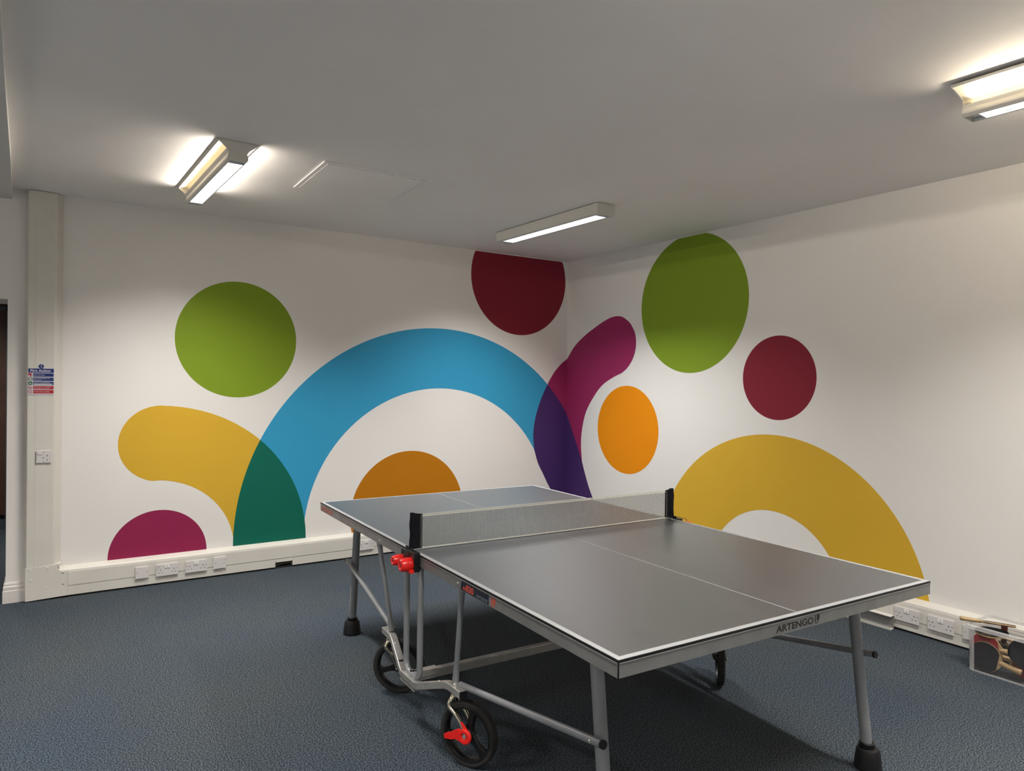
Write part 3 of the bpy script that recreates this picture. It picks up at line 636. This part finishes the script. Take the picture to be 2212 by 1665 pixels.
def side(sv, spec):
    """under-carriage of one long side; sv -1 = camera side"""
    V = lambda u, v, z: Vector((u, sv*v, z))
    # square bent beam between the two wheel mounts
    path = [(-.412, .722, .286), (-.305, .724, .284), (-.275, .728, .277), (-.095, .760, .211), (-.070, .764, .206), (.070, .764, .206), (.095, .760, .211), (.275, .728, .277), (.305, .724, .284), (.412, .722, .286)]
    hh, ww = .0138, .0155
    vs = []; fs = []
    for i, (u, v, z) in enumerate(path):
        a = path[max(i-1, 0)]; b_ = path[min(i+1, len(path)-1)]; tx, tz = b_[0]-a[0], b_[2]-a[2]; l = math.hypot(tx, tz); nx, nz = -tz/l, tx/l
        for (k1, k2) in ((-1, -1), (1, -1), (1, 1), (-1, 1)): vs.append(V(u+nx*hh*k2, v+ww*k1, z+nz*hh*k2))
    for i in range(len(path)-1):
        for q in range(4): fs.append((i*4+q, i*4+(q+1) % 4, (i+1)*4+(q+1) % 4, (i+1)*4+q))
    fs += [(0, 1, 2, 3), tuple(range(4*len(path)-4, 4*len(path)))]
    bm_ = MB().add(vs, fs).build('wheel_beam', 'zinc', TT, bevel=.0015)
    for su in (-1, 1):
        MB().box((min(su*.412, su*.418), sv*.722-.0155, .272), (max(su*.412, su*.418), sv*.722+.0155, .300)).build('end_plug', 'blackp', bm_)
        MB().lathe([(0, .010), (.007, .010), (.009, .006), (.011, .0)], 12, lambda v, su=su: V(su*.345+v.x, .722, .2995)+Vector((0, v.y, v.z))).build('bolt', 'zinc', bm_, smooth=True)
        for ub in (.235, .275): MB().lathe([(0, .004), (.004, .003), (.006, 0)], 10, lambda v, su=su, ub=ub: V(su*ub+v.x, .7395+v.z*1, .2765+v.y)).build('bolt', 'zinc', bm_, smooth=True)
    MB().box((-.075, min(sv*.748, sv*.7805), .181), (.075, max(sv*.748, sv*.7805), .186)).build('saddle_plate', 'zinc', bm_)
    # U shaped centre post
    R = .045; pts = [V(-.073, .752, .716), V(-.073, .752, .222+R)]
    pts += [V(-.073+R-R*math.cos(a), .752, .222+R-R*math.sin(a)) for a in [math.radians(q) for q in (20, 40, 60, 80, 90)]]
    pts += [V(.073-R+R*math.sin(a), .752, .222+R-R*math.cos(a)) for a in [math.radians(q) for q in (0, 20, 40, 60, 80)]]
    pts += [V(.073, .752, .222+R), V(.073, .752, .716)]
    up = MB().tube(pts, .0132, 16).build('centre_post', 'steel', TT, smooth=True)
    for uu in (-.073, .073): MB().lathe([(0, .0008), (.004, .0008), (.004, 0)], 10, lambda v, uu=uu: V(uu+v.x-.004, .752+.0128+v.z, .30+v.y)).build('pin_hole', 'ink', up)
    for uu in (-.095, .03):
        MB().tube([V(uu, .775, .255), V(uu+.012, .765, .257)], .006, 8).tube([V(uu+.012, .765, .257), V(uu+.03, .755, .260)], .0035, 8).build('locking_pin', 'blackp', up, smooth=True)
    # braces out to the legs and struts up to the rails
    for su in (-1, 1):
        vv = .618 if su == -1 else (.640 if sv == -1 else .655)
        a = V(su*.350, .702, .298); b_ = V(su*1.20, vv+.034, .437)
        d = (b_-a).normalized()
        br = MB().tube([a, a+d*.05, a+d*.10, b_], [.013, .0125, .0125, .0125], 14).build('brace', 'steel', TT, smooth=True)
        MB().tube([b_-d*.002, b_+d*.006], .0135, 14).build('brace_end_cap', 'blackp', br, smooth=True)
        MB().lathe([(0, .004), (.004, .003), (.006, 0)], 10, lambda v: b_-d*.045+Vector((v.x, -sv*0+sv*(.0125+v.z), v.y))).build('bolt', 'zinc', br)
        f1 = V(su*.335, .716, .300); f2 = V(su*.440, .745, .716)
        st = MB().tube([f1, f1.lerp(f2, .08), f1.lerp(f2, .2), f1.lerp(f2, .8), f1.lerp(f2, .92), f2], [.0145, .013, .0105, .0105, .013, .0145], 14, flat=1.).build('strut', 'steel', TT, smooth=True)
    # castors
    for (mu, mv, hu, hv, az, lever) in spec:
        wheel(mu, mv, hu, hv, az, lever)
def wheel(mu, mv, hu, hv, az, lever):
    """mount (mu,mv), wheel centre (hu,hv), az = outward normal azimuth of the wheel face"""
    RW = .127; n = Vector((math.cos(az), math.sin(az), 0)); x = Vector((-n.y, n.x, 0)); z = Vector((0, 0, 1)); c = Vector((hu, hv, RW))
    F = lambda v: c+x*v.x+z*v.y+n*v.z
    wn = MB().lathe([(.105, -.0165), (.118, -.0175), (.1255, -.012), (.127, 0), (.1255, .012), (.118, .0175), (.105, .0165)], 48, F, closed=True).build('wheel', 'tyre', TT, smooth=True)
    MB().lathe([(.106, -.0175), (.106, .0175), (.098, .0165), (.094, .006), (.094, -.006), (.098, -.0165)], 48, F, closed=True).build('rim', 'blackp', wn, smooth=True)
    for k in range(3):
        a = math.radians(78+120*k); e1 = Vector((math.cos(a), math.sin(a), 0)); e2 = Vector((-e1.y, e1.x, 0)); q = MB()
        prof_ = [(.012, .018), (.045, .012), (.080, .013), (.099, .026)]
        pl = [(r_, w_) for r_, w_ in prof_]+[(r_, -w_) for r_, w_ in reversed(prof_)]
        q.prism(pl, lambda r_, w_: F(e1*r_+e2*w_+Vector((0, 0, -.010))), lambda r_, w_: F(e1*r_+e2*w_+Vector((0, 0, .010))))
        q.build('spoke', 'blackp', wn, bevel=.002)
    MB().lathe([(0, -.021), (.020, -.021), (.024, -.016), (.024, .016), (.020, .021), (0, .021)], 24, F).build('hub', 'blackp', wn, smooth=True)
    fk = MB()
    top = Vector((mu, mv, .262)); dirn = (Vector((mu, mv, 0))-Vector((hu, hv, 0)))
    fwd = dirn.normalized() if dirn.length > .06 else -x
    for s in (-1, 1):
        ky = [top+n*s*.008, top+n*s*.020+fwd*.002-Vector((0, 0, .010)), top+n*s*.0285+fwd*.008-Vector((0, 0, .034)), c+n*s*.030+(top-c-Vector((0, 0, (top-c).z)))*.62+Vector((0, 0, .072)), c+n*s*.029+(top-c-Vector((0, 0, (top-c).z)))*.25+Vector((0, 0, .036)), c+n*s*.028, c+n*s*.028-Vector((0, 0, .008))]
        pp = []
        for i in range(len(ky)-1):
            p0, p1, p2, p3 = ky[max(i-1, 0)], ky[i], ky[i+1], ky[min(i+2, len(ky)-1)]
            for k in range(4):
                q = k/4; pp.append(.5*((2*p1)+(-p0+p2)*q+(2*p0-5*p1+4*p2-p3)*q*q+(-p0+3*p1-3*p2+p3)*q**3))
        pp.append(ky[-1])
        fk.tube(pp, [.0115-.0045*min(1, i/(len(pp)*.7)) for i in range(len(pp))], 12)
    fk.tube([top+Vector((0, 0, .012)), top-Vector((0, 0, .004))], .017, 16)
    fo = fk.build('fork', 'chrome', wn, smooth=True)
    MB().tube([c-n*.036, c+n*.036], .0048, 10).build('axle', 'zinc', wn, smooth=True)
    if lever:
        G = lambda a_, b__, d_: c+x*a_+z*b__+n*d_
        lv = MB().lathe([(.006, .032), (.0135, .0325), (.015, .038), (.026, .038), (.030, .034), (.0305, .030), (.0295, .026), (.006, .026)], 28, lambda v: G(v.x, v.y, v.z), closed=True)
        arm_ = [(-.006, .0285), (-.034, .021), (-.062, .004), (-.088, -.008), (-.096, -.014), (-.092, -.029), (-.064, -.026), (-.042, -.019), (-.012, -.0265)]
        lv.prism(arm_, lambda a_, b__: G(a_, b__, .0265), lambda a_, b__: G(a_, b__, .0335))
        lv.prism([(-.018, .018), (.014, .022), (-.006, .046), (-.030, .058)], lambda a_, b__: G(a_, b__, .026), lambda a_, b__: G(a_, b__, .033))
        lv.build('brake_lever', 'red', wn, bevel=.0012)
        MB().lathe([(0, .037), (.007, .0365), (.009, .032)], 12, lambda v: G(v.x, v.y, v.z)).build('axle_nut', 'zinc', wn, smooth=True)
R = math.radians
side(-1, [(.345, -.722, .404, -.690, R(-61), True), (-.345, -.722, -.335, -.678, R(-42), False)])
side(1, [(.345, .722, .372, .742, R(-134), False), (-.345, .722, -.30, .680, R(70), False)])
# flat stretcher tube joining the two sides
MB().box((-.014, -.745, .192), (.014, .745, .232)).build('stretcher', 'zinc', TT, bevel=.003)
MB().box((-.018, -.74, .206), (.018, -.64, .236)).box((-.018, .64, .206), (.018, .74, .236)).build('stretcher_bracket', 'zinc', TT, bevel=.002)

# ================================================================== NET
NT = thing('table_tennis_net', 'table tennis net with black post sleeves clamped across the grey table', 'net', (-2.3427, -2.93537, .76), math.radians(-92.12351))
nz = lambda z: z-.76
v0, v1, zb_, zt_ = -.718, .724, .768, .905
nm = MB(); th = .00055
nv = 262
sag = lambda v: -.002*(1-abs(v)/.72)
for i in range(nv+1):
    v = v0+(v1-v0)*i/nv; nm.box((-th, v-th, nz(zb_)), (th, v+th, nz(zt_)))
nh = 25
for j in range(nh+1):
    z = zb_+(zt_-zb_)*j/nh; nm.box((-th, v0, nz(z)-th), (th, v1, nz(z)+th))
nm.build('net_mesh', 'netgrey', NT, kind='stuff')
MB().box((-.0018, v0, nz(.9035)), (.0018, v1, nz(.9075))).tube([(0, v0, nz(.9125)), (0, v1, nz(.9125))], .0019, 8).build('top_tape', 'tape', NT)
MB().tube([(0, v0, nz(.7665)), (0, 0, nz(.7645)), (0, v1, nz(.7665))], .0028, 8).build('bottom_cord', 'tape', NT, smooth=True)
for s in (-1, 1):
    ve = s*.773; vi = s*.716
    sl = MB(); rows_ = 9
    for k in range(rows_+1):
        z = .768+(.919-.768)*k/rows_; wob = .0014*math.sin(k*1.9+s); e = ve-s*.000+s*.0015*math.sin(k*1.3)
        prof_ = [(0.004+wob, e), (.0095+wob, e-s*.004), (.010-wob, e-s*.016), (.006+wob*.6, e-s*.034), (.0045, vi+s*.010), (.003, vi), (-.003, vi), (-.0045, vi+s*.010), (-.006, e-s*.034), (-.010, e-s*.016), (-.0095, e-s*.004), (-.004, e)]
        if k == 0: nn = len(prof_); vsl = []; fsl = []
        vsl += [(a, b__, nz(z)+(.004*(1 if abs(b__-ve) < .02 else -1) if k == rows_ else 0)) for a, b__ in prof_]
    for k in range(rows_):
        for q in range(nn): fsl.append((k*nn+q, k*nn+(q+1) % nn, (k+1)*nn+(q+1) % nn, (k+1)*nn+q))
    fsl += [tuple(range(nn)), tuple(range(rows_*nn, (rows_+1)*nn))]
    slo = sl.add(vsl, fsl).build('post_sleeve', 'fabric', NT, smooth=True)
    for off in (.004, .009):
        MB().box((-.0052, vi+s*off-.0005, nz(.772)), (.0052, vi+s*off+.0005, nz(.912))).build('stitching', 'netgrey', slo)
    MB().tube([(0, s*.768, nz(.72)), (0, s*.766, nz(.915))], .005, 10).build('net_pole', 'steel', NT, smooth=True)
    # clamp body
    cb = MB()
    y0, y1 = sorted((s*.766, s*.792))
    cb.box((-.05, y0, nz(.728)), (.055, y1, nz(.764))).box((.02, y0, nz(.690)), (.095 if s < 0 else .05, y1, nz(.772 if s < 0 else .758)))
    cb.box((-.05, min(s*.766, s*.772), nz(.762)), (.03, max(s*.766, s*.772), nz(.775)))
    y2, y3 = sorted((s*.757, s*.792)); cb.box((.025, s*.757 if s > 0 else y2, nz(.7605)), (.062 if s < 0 else .045, y3, nz(.7645)))
    cb.box((.025, y2, nz(.697)), (.09, y3, nz(.707)))
    cb.build('clamp', 'blackp', NT, bevel=.003)
    for (uu, zz, rr_, ve_) in (((.062, .7195, .0295, .842), (-.034, .718, .0235, .838)) if s == -1 else ((.062, .7195, .0295, .842),)):
        vb = .790
        kb = MB().lathe([(0, 0), (rr_*.9, 0), (rr_, .004), (rr_*1.0, (ve_-vb)*.5), (rr_*.86, (ve_-vb)-.003), (rr_*.8, ve_-vb), (rr_*.55, ve_-vb+.0005), (rr_*.5, ve_-vb-.002), (0, ve_-vb-.002)], 28, lambda v, uu=uu, zz=zz: Vector((uu+v.x, s*(vb+v.z), nz(zz)+v.y)))
        ko = kb.build('clamp_knob', 'red', NT, smooth=True)
        MB().lathe([(0, .003), (.003, .002), (.004, 0)], 10, lambda v, uu=uu, zz=zz: Vector((uu+v.x, s*(ve_-.002+v.z), nz(zz)+v.y))).build('screw', 'ink', ko)
        MB().prism([(uu+rr_*.2, -rr_*.9), (uu+rr_*1.15, -rr_*1.05), (uu+rr_*1.15, -rr_*.85), (uu+rr_*.7, -rr_*.5)], lambda a, z, zz=zz: (a, s*.792, nz(zz)+z), lambda a, z, zz=zz: (a, s*.812, nz(zz)+z)).build('knob_tab', 'red', ko)
MB().tube([(.01, .775, nz(.772)), (.03, .80, nz(.766)), (.05, .825, nz(.758)), (.06, .83, nz(.72))], .0016, 6).build('net_tie', 'ink', NT)

# ================================================================== LOOSE TRUNKING COVER
lc = thing('loose_trunking_cover', 'loose white U-shaped trunking cover lying on edge against the trunking', 'trunking cover', (-.09, -2.93, 0))
prof_c = [(.018, .002), (-.022, .000), (-.0235, .016), (-.0215, .016), (-.0205, .003), (.016, .0045), (.016, .0835), (-.012, .0815), (-.0135, .078), (-.015, .079), (-.0135, .0835), (.018, .0865)]
MB().prism(prof_c, lambda a, z: (a, -.452, z), lambda a, z: (a, .45, z)).build('cover_channel', 'trunk', lc)
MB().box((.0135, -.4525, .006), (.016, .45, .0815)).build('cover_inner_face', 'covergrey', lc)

# ================================================================== STORAGE BOX WITH BATS
BX = thing('storage_box', 'cloudy clear plastic storage box of table tennis bats against the wall', 'box', (-.212, -4.10, 0))
bx0, bx1, by0, by1 = -.345+.212, -.082+.212, -.215, .185      # base
tx0, tx1, ty0, ty1 = -.362+.212, -.068+.212, -.235, .205      # rim level
def rrect(x0, x1, y0, y1, r, n=5):
    out = []
    for cx, cy, a0 in ((x1-r, y1-r, 0), (x0+r, y1-r, 90), (x0+r, y0+r, 180), (x1-r, y0+r, 270)):
        out += [(cx+r*math.cos(math.radians(a0+90*i/n)), cy+r*math.sin(math.radians(a0+90*i/n))) for i in range(n+1)]
    return out
lo_, hi_ = rrect(bx0, bx1, by0, by1, .025), rrect(tx0+.012, tx1-.012, ty0+.012, ty1-.012, .032)
loi, hii = rrect(bx0+.002, bx1-.002, by0+.002, by1-.002, .023), rrect(tx0+.014, tx1-.014, ty0+.014, ty1-.014, .030)
n_ = len(lo_); vs = [(x, y, .001) for x, y in lo_]+[(x, y, .226) for x, y in hi_]+[(x, y, .226) for x, y in hii]+[(x, y, .004) for x, y in loi]
fs = [tuple(range(n_))[::-1], tuple(range(3*n_, 4*n_))]
for q in range(3):
    for i in range(n_): fs.append((q*n_+i, q*n_+(i+1) % n_, (q+1)*n_+(i+1) % n_, (q+1)*n_+i))
MB().add(vs, fs).build('box_shell', 'clear', BX, smooth=True)
ro, ri_ = rrect(tx0, tx1, ty0, ty1, .038), rrect(tx0+.014, tx1-.014, ty0+.014, ty1-.014, .030)
vs = [(x, y, .222) for x, y in ro]+[(x, y, .238) for x, y in ro]+[(x, y, .242) for x, y in ri_]+[(x, y, .226) for x, y in ri_]
fs = []
for q in range(4):
    for i in range(n_): fs.append((q*n_+i, q*n_+(i+1) % n_, ((q+1) % 4)*n_+(i+1) % n_, ((q+1) % 4)*n_+i))
MB().add(vs, fs).build('box_rim', 'clear_rim', BX, smooth=True)
cf = MB()
cr0, cr1 = rrect(bx0-.001, bx1+.001, by0-.001, by1+.001, .025), rrect(bx0+.004, bx1-.004, by0+.004, by1-.004, .022)
vs = [(x, y, .0) for x, y in cr0]+[(x, y, .008) for x, y in cr0]+[(x, y, .008) for x, y in cr1]+[(x, y, .0) for x, y in cr1]; fs = []
for q in range(4):
    for i in range(n_): fs.append((q*n_+i, q*n_+(i+1) % n_, ((q+1) % 4)*n_+(i+1) % n_, ((q+1) % 4)*n_+i))
cf.add(vs, fs).build('box_foot_ring', 'clear_rim', BX)
for q in (1, 2):
    k0 = q*6; seg = [k0+i for i in range(6)]
    vs = [(lo_[i][0], lo_[i][1], .001) for i in seg]+[(hi_[i][0], hi_[i][1], .224) for i in seg]+[(loi[i][0]*.97, loi[i][1]*.98, .001) for i in seg]+[(hii[i][0]*.97, hii[i][1]*.98, .224) for i in seg]
    fs = []
    for i in range(5): fs += [(i, i+1, 7+i, 6+i), (12+i, 18+i, 19+i, 13+i)]
    fs += [(0, 6, 18, 12), (5, 17, 23, 11)]
    MB().add(vs, fs).build('box_corner', 'clear_rim', BX, smooth=True)

def bat(loc, X, Y, m1, m2, label, grip='wood'):
    """X = direction from blade centre to handle end, Y = across; blade normal X x Y faces m1"""
    X = Vector(X).normalized(); Y = Vector(Y); Y = (Y-X*X.dot(Y)).normalized(); Zn = X.cross(Y)
    t = bpy.data.objects.new('table_tennis_bat', None); COL.objects.link(t); t.empty_display_size = .05
    mt = Matrix.Identity(4)
    for i in range(3): mt[i][0] = X[i]; mt[i][1] = Y[i]; mt[i][2] = Zn[i]; mt[i][3] = loc[i]
    t.matrix_world = mt; t['label'] = label; t['category'] = 'bat'; t['group'] = 'table tennis bats in the storage box'
    ol = []
    for q in range(36):
        a = 2*PI*q/36; r_ = .077; x_ = -r_*1.03*math.cos(a); y_ = r_*math.sin(a)
        if x_ > .045: y_ = y_*(1-.35*((x_-.045)/.035))
        ol.append((x_, y_))
    rub = [(x_*.985-.001, y_*.975) for x_, y_ in ol if x_ < .062]
    MB().prism(ol, lambda a, b_: (a, b_, -.003), lambda a, b_: (a, b_, .003)).build('blade', 'wood', t)
    MB().prism(rub, lambda a, b_: (a, b_, .003), lambda a, b_: (a, b_, .006)).build('rubber_face', m1, t)
    MB().prism(rub, lambda a, b_: (a, b_, -.006), lambda a, b_: (a, b_, -.003)).build('rubber_face', m2, t)
    hs = MB(); pr_ = [(.064, .010, .004), (.075, .0135, .009), (.12, .0145, .0105), (.160, .0165, .0115), (.166, .015, .010)]; n__ = 14; vs = []; fs = []
    for x_, ry, rz_ in pr_: vs += [(x_, ry*math.cos(2*PI*q/n__), rz_*math.sin(2*PI*q/n__)) for q in range(n__)]
    for i in range(len(pr_)-1):
        for q in range(n__): fs.append((i*n__+q, i*n__+(q+1) % n__, (i+1)*n__+(q+1) % n__, (i+1)*n__+q))
    fs += [tuple(range(n__)), tuple(range(4*n__, 5*n__))]
    hs.add(vs, fs).build('handle', grip, t, smooth=True)
    MB().box((.1655, -.013, -.0022), (.1668, .013, .0022)).build('handle_stripe', 'ink' if grip == 'wood' else 'tape', t)
    return t
bat((-.255, -4.015, .253), (-.50, .86, .03), (.86, .50, -.29), 'leather', 'batblack', 'bat lying across the top of the box, wooden handle over its corner')
bat((-.323, -3.990, .086), (0, -1, -.17), (0, -.17, 1), 'batblack', 'batred', 'black-faced bat standing flat against the front of the box')
bat((-.297, -3.982, .122), (0, -1, .12), (0, .12, 1), 'batred', 'batblack', 'red-faced bat behind the front black one')
bat((-.140, -4.000, .058), (-.02, -.03, 1), (0, 1, .03), 'batblack', 'batred', 'bat standing on its blade, dark striped grip end showing above the top bat', 'leather')
bat((-.318, -4.172, .158), (.3, -.8, -.35), (.1, -.35, .9), 'batblack', 'batred', 'dark bat at the right-hand end with its wooden edge showing')
bat((-.262, -4.150, .086), (0, 1, .02), (0, -.02, 1), 'batblack', 'batred', 'black bat low down at the right-hand end, handle pointing left')
bat((-.238, -3.985, .193), (-.28, -.9, .0), (.9, -.28, .05), 'batblack', 'batred', 'black bat lying flat just under the rim')
